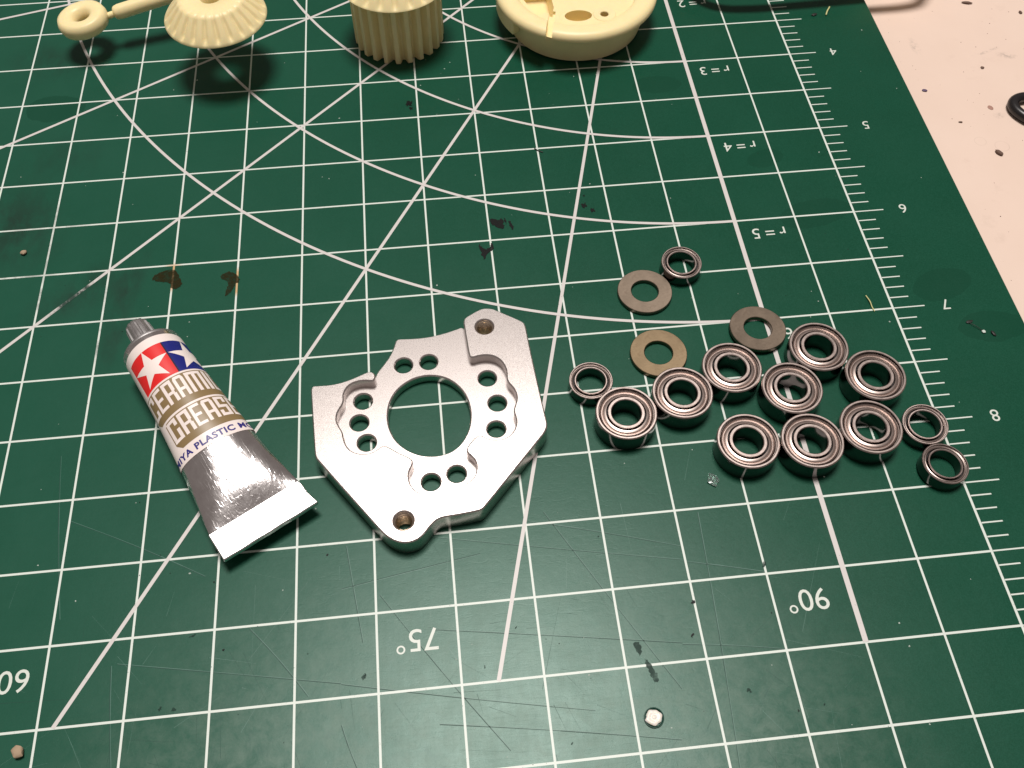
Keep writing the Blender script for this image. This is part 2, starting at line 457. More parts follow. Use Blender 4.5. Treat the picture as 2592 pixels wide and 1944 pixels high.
# knife scores: digitised long ones and short random ones where the mat is worn
SCORES = [((-2.045, -3.959), (2.911, -4.977)),((0.438, -4.022), (2.958, -4.749)),((0.743, -3.883), (2.486, -7.046)),((-1.225, -5.725), (2.63, -6.342)),((-0.387, -4.521), (-2.668, -4.896)),((-2.585, -4.152), (-2.341, -5.818)),((-2.053, -5.065), (-0.208, -7.663)),((3.341, -4.155), (3.094, -8.247)),((2.914, -5.004), (4.229, -5.331)),((2.634, -6.367), (4.198, -6.606)),((-7.532, -1.937), (-7.115, -4.941)),((-7.205, -3.219), (-4.872, -4.453)),((-6.122, -5.759), (-2.69, -6.417)),((-2.682, -6.43), (1.123, -7.224)),((-6.214, -5.773), (-6.045, -7.286)),((-4.112, -5.408), (-3.184, -6.563)),((-2.687, -7.036), (-2.469, -7.664)),((-1.222, -7.18), (2.335, -7.778)),]
bmd, bml = bmesh.new(), bmesh.new()  # groove shading painted as dark strips and pale strips
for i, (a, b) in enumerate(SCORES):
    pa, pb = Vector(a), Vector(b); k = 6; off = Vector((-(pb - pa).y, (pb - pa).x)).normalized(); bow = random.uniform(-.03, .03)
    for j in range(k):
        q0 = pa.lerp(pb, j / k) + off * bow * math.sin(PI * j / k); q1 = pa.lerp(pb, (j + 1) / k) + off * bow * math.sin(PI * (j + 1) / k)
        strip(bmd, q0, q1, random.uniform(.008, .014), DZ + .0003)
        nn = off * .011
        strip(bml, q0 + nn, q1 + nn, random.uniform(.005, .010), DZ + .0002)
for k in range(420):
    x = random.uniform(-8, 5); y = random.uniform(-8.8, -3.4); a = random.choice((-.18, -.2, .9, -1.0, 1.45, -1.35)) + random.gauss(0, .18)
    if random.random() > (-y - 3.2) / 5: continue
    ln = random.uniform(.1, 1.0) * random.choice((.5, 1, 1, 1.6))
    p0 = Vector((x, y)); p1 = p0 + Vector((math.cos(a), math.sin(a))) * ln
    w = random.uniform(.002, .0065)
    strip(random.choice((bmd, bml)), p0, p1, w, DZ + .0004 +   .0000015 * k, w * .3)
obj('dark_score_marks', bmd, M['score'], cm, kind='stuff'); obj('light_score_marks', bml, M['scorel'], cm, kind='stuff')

# stains printed into the mat surface
def blob(x, y, pts, rot=0.0, s=1.0):
    c, si = math.cos(rot), math.sin(rot)
    q = chaikin([(x + s * (px * c - py * si), y + s * (px * si + py * c)) for px, py in pts], 2)
    return [(a + random.gauss(0, .011 * min(s, 1)), b + random.gauss(0, .011 * min(s, 1))) for a, b in q]
def stain(name, outline, m, z): return obj(name, sheet(outline, DZ + z), M[m], cm)
stain('brown_stain', blob(-5.99, 1.93, [(-.36, .03), (-.26, .15), (-.08, .22), (.10, .20), (.16, .08), (.22, -.06), (.26, -.20), (.16, -.30), (.05, -.28), (.02, -.12), (-.12, -.08), (-.30, -.06)]), 'brown', .0070)
stain('brown_stain', blob(-4.75, 1.76, [(-.26, .12), (-.14, .22), (.02, .20), (.10, .08), (.16, -.04), (.06, -.10), (.02, -.26), (-.06, -.38), (-.16, -.40), (-.10, -.24), (-.06, -.06), (-.20, .02)]), 'brown', .0070)
stain('paint_smear', blob(.60, 2.73, [(-.16, .10), (-.04, .12), (.06, .04), (.10, .12), (.14, .02), (.14, -.16), (.08, -.20), (-.02, -.12), (-.12, -.04)]), 'paint', .0070)
stain('paint_smear', blob(.80, 2.70, [(-.05, .13), (-.01, .13), (.0, -.03), (-.03, -.05)]), 'paint', .0071)
stain('paint_smear', blob(.90, 2.66, [(-.05, .10), (.0, .06), (.03, -.10), (.0, -.16), (-.04, -.14)]), 'paint', .0072)
stain('paint_smear', blob(.27, 1.95, [(-.10, .26), (-.06, .22), (.0, .06), (.14, .08), (.14, .22), (.20, .24), (.18, .02), (.04, -.02), (.0, -.22), (-.05, -.14), (-.08, .08)]), 'paint', .0070)
for (x, y, s) in ((-1.03, 6.55, .9), (-1.0, 6.38, .5), (2.46, 3.03, .7), (2.62, 2.88, .6), (2.5, 3.3, .25)):
    stain('paint_smear', blob(x, y, [(-.09, .0), (-.03, .10), (.03, .02), (.09, .09), (.06, -.04), (.08, -.13), (.0, -.07), (-.05, -.14)], random.uniform(-.4, .4), s), 'paint', .0070)
stain('wet_streak', blob(1.93, -6.33, [(-.07, .05), (-.02, .09), (.05, .05), (.06, -.03), (.03, -.12), (.0, -.16), (-.04, -.06)]), 'wet', .0074)
stain('wet_streak', blob(2.06, -6.72, [(-.07, .18), (-.01, .16), (.05, .02), (.10, -.10), (.09, -.18), (.02, -.17), (-.02, -.06), (-.05, .04)]), 'wet', .0075)
for k in range(30):
    x = random.uniform(-7.4, 5.0); y = random.uniform(-8.4, -3.8); s = random.choice((.15, .2, .25, .5))
    stain('grime_spot', blob(x, y, [(-.12 * random.uniform(.4, 1.3), .0), (-.02, .08 * random.uniform(.3, 1.2)), (.04, .02), (.10 * random.uniform(.4, 1.5), .05), (.09, -.03), (.02, -.03), (.0, -.10 * random.uniform(.2, 1.2))], random.uniform(0, 6), s), 'wet' if k % 3 else 'paint', .0076)

# ------------------------------------------------------------------ ball bearings
def ring_parts(R, r, h, kind):
    """outer ring, stepped shield, inner ring as three meshes"""
    c = .018
    if kind == 'large':
        ro, ri = R - .053, r + .062
        outer = [(R - c, 0), (R, c), (R, h - c), (R - c, h), (ro + .008, h), (ro, h - .008), (ro, h - .070), (ro - .010, h - .074), (ro - .010, 0)]
        sh = [(ro + .004, h - .070), (ro - .012, h - .068), (ro - .022, h - .034), (ro - .030, h - .028), (ro - .038, h - .034), (ro - .056, h - .060), (ro - .070, h - .060), (ro - .086, h - .034),
              (ro - .092, h - .030), (ri + .034, h - .024), (ri + .026, h - .032), (ri + .026, h - .09), (ro + .004, h - .09)]
    else:
        ro, ri = R - .030, r + .034
        outer = [(R - c * .7, 0), (R, c * .7), (R, h - c * .7), (R - c * .7, h), (ro + .006, h), (ro, h - .006), (ro, h - .035), (ro - .012, h - .04), (ro - .012, 0)]
        sh = [(ro + .003, h - .036), (ro - .012, h - .036), (ro - .020, h - .018), (ro - .030, h - .014), (ri + .034, h - .018), (ri + .026, h - .026), (ri + .026, h - .06), (ro + .003, h - .06)]
    inner = [(r + .012, 0), (r, .012), (r, h - .014), (r + .014, h - .002), (ri - .006, h - .002), (ri, h - .010), (ri, 0)]
    web = [(ri - .01, .06), (ro, .06), (ro, h - .11 if kind == 'large' else h - .075), (ri - .01, h - .11 if kind == 'large' else h - .075)]  # solid filler; its near-black colour paints the shade in the gap
    return outer, sh, inner, web
def bearing_mesh(R, r, h, kind):
    outer, sh, inner, web = ring_parts(R, r, h, kind)
    res = []
    for nm, p, m in (('outer_ring', outer, 'steel'), ('shield', sh, 'shield'), ('inner_ring', inner, 'steel'), ('gap_shade', web, 'dark')):
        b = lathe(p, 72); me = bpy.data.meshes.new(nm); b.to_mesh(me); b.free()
        me.polygons.foreach_set('use_smooth', [True] * len(me.polygons)); me.set_sharp_from_angle(angle=math.radians(38)); me.materials.append(M[m]); me.materials.append(M['polish_shaded'])
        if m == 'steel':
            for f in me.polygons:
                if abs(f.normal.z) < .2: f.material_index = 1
        res.append((nm, me))
    return res
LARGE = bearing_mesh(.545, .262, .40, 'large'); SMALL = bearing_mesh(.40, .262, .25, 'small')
def bearing(kind, x, y, label, group, tilt=(0, 0), z=0.0):
    o = thing(kind + '_ball_bearing', label, 'bearing', (x, y, z + .0075), random.uniform(0, 6), group)
    o.rotation_euler = (tilt[0], tilt[1], 0 if tilt != (0, 0) else random.uniform(0, 6))
    for nm, me in (LARGE if kind == 'large' else SMALL): obj(nm, me, None, o)
GL, GS = 'large shielded ball bearings', 'small shielded ball bearings'
bearing('large', 6.169, -1.278, 'large steel bearing nearest the top of the cluster, right of the washer', GL)
bearing('large', 7.014, -1.995, 'large steel bearing farthest right, beside the ruler ticks', GL)
bearing('large', 4.470, -1.565, 'large steel bearing just below the upper right washer, left of the cluster middle', GL)
bearing('large', 5.443, -2.107, 'large steel bearing in the middle of the cluster, ringed by others', GL)
bearing('large', 4.398, -3.097, 'large steel bearing at the left end of the front row of three', GL)
bearing('large', 5.504, -3.205, 'large steel bearing in the middle of the front row, on the thick line', GL)
bearing('large', 6.598, -3.040, 'large steel bearing at the right end of the front row of three', GL)
bearing('large', 3.468, -2.006, 'large steel bearing touching the lower yellowish washer', GL)
bearing('large', 2.400, -2.318, 'large steel bearing farthest left, beside a small bearing', GL)
bearing('small', 7.640, -3.007, 'small thin bearing beside the front row, next to the ruler line', GS, (.05, -.04), .012)
bearing('small', 7.699, -3.823, 'small thin bearing nearest the camera at the right end', GS, (-.02, .05), .012)
bearing('small', 4.098, 1.080, 'small thin bearing at the back, leaning against a grey washer', GS, (.03, .02), .010)
bearing('small', 1.910, -1.492, 'small thin bearing at the far left of the cluster', GS, (.0, -.02), .004)

# ------------------------------------------------------------------ washers
def washer(x, y, z, m, label, tilt=(0, 0)):
    R, r, h, c = .533, .265, .085, .010
    b = lathe([(R - c, 0), (R, c), (R, h - c * .8), (R - c, h), (r + c, h), (r, h - c), (r, c), (r + c, 0)], 72)
    o = obj('flat_washer', b, M[m], smooth=25); o.location = (x, y, z); o.rotation_euler = (tilt[0], tilt[1], 0)
    tag(o, label, 'washer', 'steel washers')
washer(3.296, .570, .010, 'wash', 'dull grey steel washer touching the small back bearing', (-.004, .0))
washer(3.286, -.905, .010, 'brass', 'yellowish steel washer between grey washer and large bearings', (-.004, .002))
washer(5.262, -.560, .040, 'wash', 'brownish steel washer lying on the thick printed line', (-.042, .02))

# ------------------------------------------------------------------ motor mount plate
RAISED = [(-0.294, -0.145), (-0.296, -0.051), (-0.269, 0.022), (-0.217, 0.062), (0.007, 0.192), (0.102, 0.221), (0.193, 0.215), (0.283, 0.19), (0.355, 0.144), (0.769, -0.135), (0.824, -0.187), (0.849, -0.257), (0.856, -0.359), (0.884, -0.968), (0.976, -2.292), (0.989, -2.393), (0.971, -2.489), (0.919, -2.591), (0.821, -2.701), (-0.226, -3.874), (-0.275, -3.921), (-0.34, -3.95), (-0.73, -3.991), (-0.89, -3.998), (-0.984, -4.014), (-1.075, -4.06), (-1.165, -4.149), (-1.25, -4.255), (-1.347, -4.341), (-1.467, -4.388), (-1.598, -4.392), (-1.726, -4.35), (-1.841, -4.272), (-1.93, -4.183), (-2.018, -4.065), (-2.994, -2.721), (-3.028, -2.648), (-3.042, -2.552), (-3.115, -1.324), (-3.11, -1.245), (-3.082, -1.204), (-3.03, -1.199), (-2.786, -1.21), (-2.555, -1.175), (-2.323, -1.095), (-2.147, -1.015), (-2.074, -0.991), (-2.007, -1.009), (-1.968, -1.062), (-1.961, -1.133), (-1.983, -1.19), (-2.036, -1.209), (-2.151, -1.183), (-2.295, -1.189), (-2.426, -1.244), (-2.511, -1.353), (-2.541, -1.47), (-2.53, -1.566), (-2.56, -1.661), (-2.629, -1.765), (-2.666, -1.894), (-2.658, -2.001), (-2.614, -2.104), (-2.559, -2.208), (-2.544, -2.332), (-2.512, -2.464), (-2.442, -2.577), (-2.335, -2.651), (-2.184, -2.686), (-2.074, -2.669), (-1.976, -2.616), (-1.905, -2.563), (-1.844, -2.553), (-1.773, -2.593), (-1.607, -2.725), (-1.451, -2.82), (-1.398, -2.863), (-1.376, -2.925), (-1.399, -2.998), (-1.453, -3.101), (-1.469, -3.207), (-1.443, -3.347), (-1.368, -3.47), (-1.259, -3.544), (-1.131, -3.57), (-0.995, -3.554), (-0.889, -3.502), (-0.813, -3.464), (-0.691, -3.456), (-0.554, -3.443), (-0.426, -3.38), (-0.343, -3.272), (-0.304, -3.131), (-0.323, -3.004), (-0.385, -2.913), (-0.444, -2.853), (-0.457, -2.775), (-0.42, -2.699), (-0.318, -2.582), (-0.252, -2.527), (-0.195, -2.52), (-0.141, -2.549), (-0.054, -2.609), (0.069, -2.645), (0.196, -2.636), (0.32, -2.577), (0.411, -2.463), (0.46, -2.321), (0.443, -2.193), (0.426, -2.088), (0.462, -1.987), (0.514, -1.857), (0.511, -1.721), (0.464, -1.595), (0.391, -1.487), (0.374, -1.394), (0.389, -1.308), (0.383, -1.166), (0.317, -1.003), (0.209, -0.898), (0.065, -0.854), (-0.084, -0.86), (-0.181, -0.889), (-0.239, -0.869), (-0.257, -0.795), (-0.275, -0.501)]
WEB = [(-1.964, -0.894), (-1.872, -0.778), (-1.772, -0.636), (-1.696, -0.505), (-1.64, -0.375), (-1.605, -0.256), (-1.579, -0.188), (-1.532, -0.163), (-1.399, -0.173), (-1.248, -0.181), (-1.066, -0.182), (-0.852, -0.159), (-0.636, -0.11), (-0.449, -0.053), (-0.285, 0.006), (-0.114, -0.518), (-0.106, -0.774), (0.073, -0.757), (0.276, -0.822), (0.434, -1.011), (0.492, -1.302), (0.582, -1.555), (0.619, -1.868), (0.547, -2.131), (0.567, -2.332), (0.468, -2.583), (0.285, -2.725), (0.058, -2.75), (-0.159, -2.679), (-0.319, -2.758), (-0.211, -2.959), (-0.201, -3.148), (-0.274, -3.357), (-0.422, -3.493), (-0.699, -3.57), (-0.92, -3.652), (-1.138, -3.689), (-1.375, -3.604), (-1.527, -3.408), (-1.57, -3.159), (-1.506, -2.949), (-1.639, -2.841), (-1.854, -2.692), (-2.05, -2.798), (-2.242, -2.809), (-2.487, -2.705), (-2.609, -2.518), (-2.663, -2.255), (-2.759, -1.984), (-2.773, -1.816), (-2.644, -1.595), (-2.657, -1.389), (-2.555, -1.193), (-2.41, -1.103), (-2.207, -1.09), (-2.033, -1.108)]
BORE = [(-1.789, -1.775), (-1.736, -1.524), (-1.596, -1.289), (-1.354, -1.111), (-1.115, -1.05), (-0.908, -1.061), (-0.678, -1.149), (-0.485, -1.342), (-0.37, -1.564), (-0.322, -1.826), (-0.331, -2.045), (-0.384, -2.273), (-0.517, -2.506), (-0.698, -2.665), (-0.899, -2.724), (-1.106, -2.719), (-1.316, -2.658), (-1.506, -2.532), (-1.668, -2.353), (-1.759, -2.13), (-1.787, -1.96)]
SCREW = [(-1.463, -0.777), (-0.999, -0.75), (0.042, -1.221), (0.172, -1.769), (0.102, -2.301), (-2.219, -1.481), (-2.294, -1.924), (-2.172, -2.342), (-1.103, -3.223), (-0.658, -3.114)]
THREAD = [(0.084, -0.215), (-1.585, -3.995)]
PC = (-1.1, -2.1); PH, WH = .42, .20
loc = lambda pts: [(x - PC[0], y - PC[1]) for x, y in pts]
mp = thing('motor_mount_plate', 'silver machined aluminium motor mount plate with round opening and screw holes', 'metal plate', (PC[0], PC[1], .0078))
ho = [circle(x - PC[0], y - PC[1], .166, 40) for x, y in THREAD]
obj('raised_border', chamfered(chaikin(loc(RAISED), 2), ho, .004, PH, .022), M['plate'], mp, smooth=22)
obj('recessed_web', chamfered(chaikin(loc(WEB), 2), [chaikin(loc(BORE), 2)] + [circle(x - PC[0], y - PC[1], .158, 48) for x, y in SCREW], .010, WH, .024), M['plate'], mp, smooth=22)
zt = PH - .012
prof = [(.1655, zt - .03), (.140, zt - .045)]
for k in range(5):
    z1 = zt - .045 - k * .070; prof += [(.158, z1 - .036), (.128, z1 - .072)]
prof += [(.150, .012), (.1655, .012)]
for x, y in THREAD:
    b = lathe(prof, 40); obj('threaded_insert', b, M['bare'], mp, smooth=25, loc=(x - PC[0], y - PC[1], 0))

# ------------------------------------------------------------------ grease tube
TA = ((-114.3 + 55) / 10, (-177.5 + 175) / 10); TDIR = (0.50748209, -0.8616623); TL = 3.783; R0 = .53
tube = thing('grease_tube', 'small metal grease tube with red and blue star label and flat crimped end', 'tube', (TA[0], TA[1], .0078), math.atan2(-TDIR[1], -TDIR[0]) - PI / 2)
def section(s):
    t = min(max(s / TL, 0), 1); w = R0 + .305 * t ** 1.6; P = 2 * PI * R0; lo, hi = 0.0, R0
    for _ in range(40):
        bb = (lo + hi) / 2; hh = ((w - bb) / (w + bb)) ** 2
        if PI * (w + bb) * (1 + 3 * hh / (10 + math.sqrt(4 - 3 * hh))) < P: lo = bb
        else: hi = bb
    if s > 3.2:
        k = min((s - 3.2) / (TL - 3.2), 1); bb = .218 + (.030 - .218) * k ** 1.45
    return w, max(bb, .035), R0 - .17 * t
def on_tube(s, th, off=0.0):
    w, bb, zc = section(s); return Vector(((w + off) * math.sin(th), -s, zc + (bb + off) * math.cos(th)))
_cache = {}
def theta_of(s, a):
    """angle round the section whose arc length from the top is a"""
    key = round(s, 2)
    if key not in _cache:
        w, bb, _ = section(key); L = [0.0]; n = 200
        for k in range(n):
            t0, t1 = PI * k / n, PI * (k + 1) / n
            L.append(L[-1] + math.hypot(w * (math.sin(t1) - math.sin(t0)), bb * (math.cos(t1) - math.cos(t0))))
        _cache[key] = L
    L = _cache[key]; x = abs(a); n = len(L) - 1
    if x >= L[-1]: return math.copysign(PI, a)
    lo, hi = 0, n
    while hi - lo > 1:
        mid = (lo + hi) // 2
        if L[mid] <= x: lo = mid
        else: hi = mid
    return math.copysign(PI * (lo + (x - L[lo]) / max(L[hi] - L[lo], 1e-9)) / n, a)
def tube_skin(s0, s1, ns, off, n=96, fn=None):
    bm = bmesh.new(); rings = []
    for i in range(ns + 1):
        s = s0 + (s1 - s0) * i / ns
        rings.append([bm.verts.new(on_tube(s, 2 * PI * k / n, off if not fn else off + fn(s, 2 * PI * k / n))) for k in range(n)])
    for a, c in zip(rings, rings[1:]):
        for k in range(n): bm.faces.new((a[k], a[(k + 1) % n], c[(k + 1) % n], c[k]))
    bmesh.ops.recalc_face_normals(bm, faces=bm.faces)
    return bm
def dents(s, t):
    k = max(0, (s - 2.2) / 1.6)
    return (-.030 * k * (1 - k) * 4 * (.5 + .5 * math.cos(3 * t + 1.1)) * .5 + .010 * k * math.sin(9 * t + s * 4) * (1 - k))
obj('tube_body', tube_skin(0.0, TL, 48, 0.0, 96, dents), M['foil'], tube, smooth=60)
obj('label_wrap', tube_skin(.10, 2.50, 40, .008), M['label'], tube, smooth=60)
# shoulder and cap (local +Y is the mouth end)
def along_y(bm, y0):
    bmesh.ops.transform(bm, matrix=Matrix.Translation((0, y0, R0)) @ Matrix.Rotation(-PI / 2, 4, 'X'), verts=bm.verts); return bm
b = along_y(lathe([(0, 0), (R0 - .004, 0), (R0 + .004, .03), (R0 - .005, .07), (.40, .14), (.26, .20), (.24, .23), (0, .23)], 64, closed=False), -.02)
obj('tube_shoulder', b, M['cap'], tube, smooth=35)
bm = bmesh.new(); rings = []; n = 96
for r, z, dep in ((.0, .0, 0), (.225, .0, 0), (.232, .05, .5), (.228, .10, 1), (.205, .46, 1), (.195, .52, .6), (.165, .55, .1), (.0, .555, 0)):
    rings.append([bm.verts.new(((r + .016 * dep * (1 if math.cos(14 * 2 * PI * k / n) > 0 else -1)) * math.cos(2 * PI * k / n), (r + .016 * dep * (1 if math.cos(14 * 2 * PI * k / n) > 0 else -1)) * math.sin(2 * PI * k / n), z)) for k in range(n)])
for a, c in zip(rings, rings[1:]):
    for k in range(n): bm.faces.new((a[k], a[(k + 1) % n], c[(k + 1) % n], c[k]))
bmesh.ops.remove_doubles(bm, verts=bm.verts, dist=1e-5); bmesh.ops.recalc_face_normals(bm, faces=bm.faces)
obj('ribbed_cap', along_y(bm, .20), M['cap'], tube, smooth=40)
# folded crimp
bm = bmesh.new(); nx, ny = 24, 6; cw, cl, th = .845, .53, .10
zt0 = R0 - .17
grid = {}
for top in (0, 1):
    for i in range(nx + 1):
        for j in range(ny + 1):
            x = -cw + 2 * cw * i / nx; y = -TL + .03 - cl * j / ny
            if i == nx and j > 3: x += .018 * (j - 3)
            if i == nx and j == 0: x -= .03
            z = zt0 + (.055 if top else -.045) - .05 * (j / ny) + .006 * math.sin(i * .9) * (j / ny)
            grid[top, i, j] = bm.verts.new((x, y, z))
for i in range(nx):
    for j in range(ny):
        for t in (0, 1): bm.faces.new((grid[t, i, j], grid[t, i + 1, j], grid[t, i + 1, j + 1], grid[t, i, j + 1]))
for i in range(nx):
    for j in (0, ny): bm.faces.new((grid[0, i, j], grid[0, i + 1, j], grid[1, i + 1, j], grid[1, i, j]))
for j in range(ny):
    for i in (0, nx): bm.faces.new((grid[0, i, j], grid[0, i, j + 1], grid[1, i, j + 1], grid[1, i, j]))
bmesh.ops.recalc_face_normals(bm, faces=bm.faces)
bevel(obj('crimped_end', bm, M['crimp'], tube, smooth=40), .02, 2, 50)

# printing on the label: flat shapes in label space (x round the tube, s along it) wrapped on the skin
def wrapped(name, bm, m, off, parent):
    for k in range(-36, 37):
        bmesh.ops.bisect_plane(bm, geom=bm.verts[:] + bm.edges[:] + bm.faces[:], plane_co=(k * .035, 0, 0), plane_no=(1, 0, 0))
    for k in range(0, 64):
        bmesh.ops.bisect_plane(bm, geom=bm.verts[:] + bm.edges[:] + bm.faces[:], plane_co=(0, -k * .04, 0), plane_no=(0, 1, 0))
    for v in bm.verts:
        s = -v.co.y; v.co = on_tube(s, theta_of(s, v.co.x), off)
    bmesh.ops.recalc_face_normals(bm, faces=bm.faces)
    return obj(name, bm, M[m], parent, smooth=60)
def polys(lst):
    bm = bmesh.new()
    for pts in lst:
        vv = [bm.verts.new((x, -s, 0)) for x, s in pts]; es = [bm.edges.new((vv[i], vv[(i + 1) % len(vv)])) for i in range(len(vv))]
        bmesh.ops.triangle_fill(bm, use_beauty=True, edges=es, normal=(0, 0, 1))
    return bm
LO = .008
lab = [c for c in tube.children if c.name.startswith('label_wrap')][0]
wrapped('red_square', polys([[(-.575, .285), (.155, .285), (.155, 1.0), (-.575, 1.0)]]), 'red', LO + .0025, lab)
wrapped('blue_square', polys([[(.17, .285), (.885, .285), (.885, 1.0), (.17, 1.0)]]), 'blue', LO + .0025, lab)
wrapped('square_divider', polys([[(.15, .285), (.175, .285), (.175, 1.0), (.15, 1.0)]]), 'black', LO + .0030, lab)
def star(cx, cs, r, rot=0.0):
    return [(cx + (r if k % 2 == 0 else r * .385) * math.sin(rot + PI * k / 5), cs - (r if k % 2 == 0 else r * .385) * math.cos(rot + PI * k / 5)) for k in range(10)]
wrapped('star', polys([star(-.205, .655, .375)]), 'label', LO + .0040, lab)
wrapped('star', polys([star(.535, .655, .375)]), 'label', LO + .0040, lab)

# block letters from strokes: unit cell 1 wide, 1.. high (y down), stroke rectangles
ST = .30
def R_(*q): return [[(x0, y0), (x1, y0), (x1, y1), (x0, y1)] for x0, y0, x1, y1 in q]
e = .002; T1 = 1 - ST
GLY = {
 'C': R_((0, 0, 1, .13), (0, .13 + e, ST, .87 - e), (0, .87, 1, 1), (T1, .13 + e, 1, .32), (T1, .68, 1, .87 - e)),
 'E': R_((0, 0, 1, .13), (0, .13 + e, ST, .87 - e), (0, .87, 1, 1), (ST + e, .43, .88, .56)),
 'R': R_((0, 0, 1, .13), (0, .13 + e, ST, 1), (T1, .13 + e, 1, .50), (ST + e, .50 + e, .90, .63), (T1, .63 + e, 1, 1)),
 'A': [[(.14, 0), (.86, 0), (1, .13), (0, .13)]] + R_((0, .13 + e, ST, 1), (T1, .13 + e, 1, 1), (ST + e, .56, T1 - e, .69)),
 'M': R_((0, 0, 1, .13), (0, .13 + e, .21, 1), (.395, .13 + e, .605, 1), (.79, .13 + e, 1, 1)),
 'I': R_((0, 0, 1, 1)),
 'G': R_((0, 0, 1, .13), (0, .13 + e, ST, .87 - e), (0, .87, 1, 1), (T1, .13 + e, 1, .32), (T1, .50, 1, .87 - e)),
 'S': R_((0, 0, 1, .13), (0, .13 + e, ST, .43 - e), (0, .43, 1, .57), (T1, .57 + e, 1, .87 - e), (0, .87, 1, 1), (T1, .13 + e, 1, .30), (0, .70, ST, .87 - e)),
}
def word(name, letters, s0, s1, ext, dx):
    """white letters on a gold block that is extruded towards the tail"""
    g = .022; x0, x1 = letters[0][1], letters[-1][2]
    block = [(x0 - g, s0 + .02), (x0 + .02, s0 - g), (x1 + g, s0 - g), (x1 + g, s1 + g), (x1 + dx, s1 + ext), (x0 + dx, s1 + ext), (x0 - g, s1 + g)]
    gb = wrapped(name + '_block', polys([block]), 'gold', LO + .0022, lab)
    wp = []
    for ch, a, c in letters:
        for poly in GLY[ch]: wp.append([(a + (c - a) * px, s0 + (s1 - s0) * py) for px, py in poly])
    wrapped(name + '_letters', polys(wp), 'label', LO + .0036, lab)
word('upper_word', [('C', -.70, -.505), ('E', -.465, -.285), ('R', -.25, -.06), ('A', -.025, .155), ('M', .19, .475), ('I', .51, .575), ('C', .61, .79)], 1.06, 1.50, .135, .075)
word('lower_word', [('G', -.535, -.325), ('R', -.285, -.085), ('E', -.05, .125), ('A', .16, .355), ('S', .39, .58), ('E', .615, .79)], 1.70, 2.12, .135, .075)
me = text_mesh('TAMIYA PLASTIC MODEL CO.', .158, .0055, 1.10)
bm = bmesh.new(); bm.from_mesh(me); bpy.data.meshes.remove(me)
bmesh.ops.triangulate(bm, faces=bm.faces)
xs = [v.co.x for v in bm.verts]; k = 2.62 / (max(xs) - min(xs)); x_off = -1.06
mnx = min(xs); ys = [v.co.y for v in bm.verts]; ym = (max(ys) + min(ys)) / 2
for v in bm.verts: v.co.x = (v.co.x - mnx) * k + x_off; v.co.y = (v.co.y - ym) * 1.0 - 2.385; v.co.z = 0
bmesh.ops.delete(bm, geom=[v for v in bm.verts if abs(v.co.x) > 1.55], context='VERTS')
wrapped('maker_line', bm, 'ink', LO + .0026, lab)

# ------------------------------------------------------------------ cream plastic gears
def bevel_cone(R, z0, teeth, H, r_top, bore, rim=.10):
    """bevel gear: smooth rim, conical toothed flank, flat top with a bore"""
    n = teeth * 10; bm = bmesh.new(); rings = []
    prof = [(R * .55, z0 + .02, 0), (R - .05, z0, 0), (R, z0 + .03, 0), (R - .004, z0 + rim * .6, 0), (R - .03, z0 + rim, .15)]
    for i in range(1, 9):
        t = i / 8; prof.append((R - .03 + (r_top + .10 - R + .03) * t, z0 + rim + (H - rim) * t ** .9, (1.0 if i < 7 else .5) * (1 - .35 * t)))
    prof += [(r_top, z0 + H, 0), (bore + .03, z0 + H, 0), (bore, z0 + H - .03, 0), (bore, z0 + .02, 0)]
    for r, z, d in prof:
        ring = []
        for k in range(n):
            ph = math.cos(2 * PI * teeth * k / n); w = max(-1, min(1, (ph + .55) * 2.0)); dd = d * .060 * (1 - w) / 2
            ring.append(bm.verts.new(((r - dd * .55) * math.cos(2 * PI * k / n), (r - dd * .55) * math.sin(2 * PI * k / n), z - dd)))
        rings.append(ring)
    m = len(rings)
    for i in range(m):
        a, c = rings[i], rings[(i + 1) % m]
        for k in range(n): bm.faces.new((a[k], a[(k + 1) % n], c[(k + 1) % n], c[k]))
    bmesh.ops.recalc_face_normals(bm, faces=bm.faces)
    return bm
# bevel gear held above the mat by its runner
gx, gy, gz = -5.12, 8.23, 1.34
gr = thing('bevel_gear_with_runner', 'cream plastic cone shaped gear with a rod leading to a small ring', 'gear', (gx, gy, .0078))
b = bevel_cone(1.125, gz, 24, .52, .60, .22)
obj('bevel_gear', b, M['cream'], gr, smooth=50)
rx, ry, rz = -8.34 - gx, 9.22 - gy, .60
b = lathe([(.17, .03), (.20, .0), (.48, .0), (.54, .05), (.572, .15), (.575, .22), (.535, .33), (.46, .365), (.29, .355), (.215, .31), (.165, .18)], 56)
bmesh.ops.transform(b, matrix=Matrix.Translation((rx, ry, rz)) @ Matrix.Rotation(-.10, 4, 'Y'), verts=b.verts)
obj('ring_tab', b, M['cream'], gr, smooth=50)
gate = sweep(smooth_path([(rx + .50, ry + .10, rz + .17), (rx + .60, ry + .125, rz + .19), (rx + .72, ry + .15, rz + .21)], 4), .075, 16)
obj('gate', gate, M['cream'], gr, smooth=50)
P0 = Vector((rx + .66, ry + .14, rz + .21)); P1 = Vector((-6.25 - gx, 9.72 - gy, .98))
path, rad = [], []
for k in range(7):
    a = k / 6 * PI / 2; path.append(P0 + (P1 - P0).normalized() * .10 * (1 - math.cos(a))); rad.append(max(.16 * math.sin(a) ** .6, .06))
for q in smooth_path([path[-1], P0.lerp(P1, .5), P1, (-.2, 1.75, 1.18), (.3, 2.6, .85), (.35, 3.6, .16), (.4, 5.0, .16)], 8)[1:]: path.append(q); rad.append(.17)
obj('runner', sweep(path, rad, 24), M['cream'], gr, smooth=50)
obj('gear_web', sweep([(-.35, 1.66, 1.16), (-.2, .9, 1.30), (-.1, .35, 1.42)], .15, 20), M['cream'], gr, smooth=50)

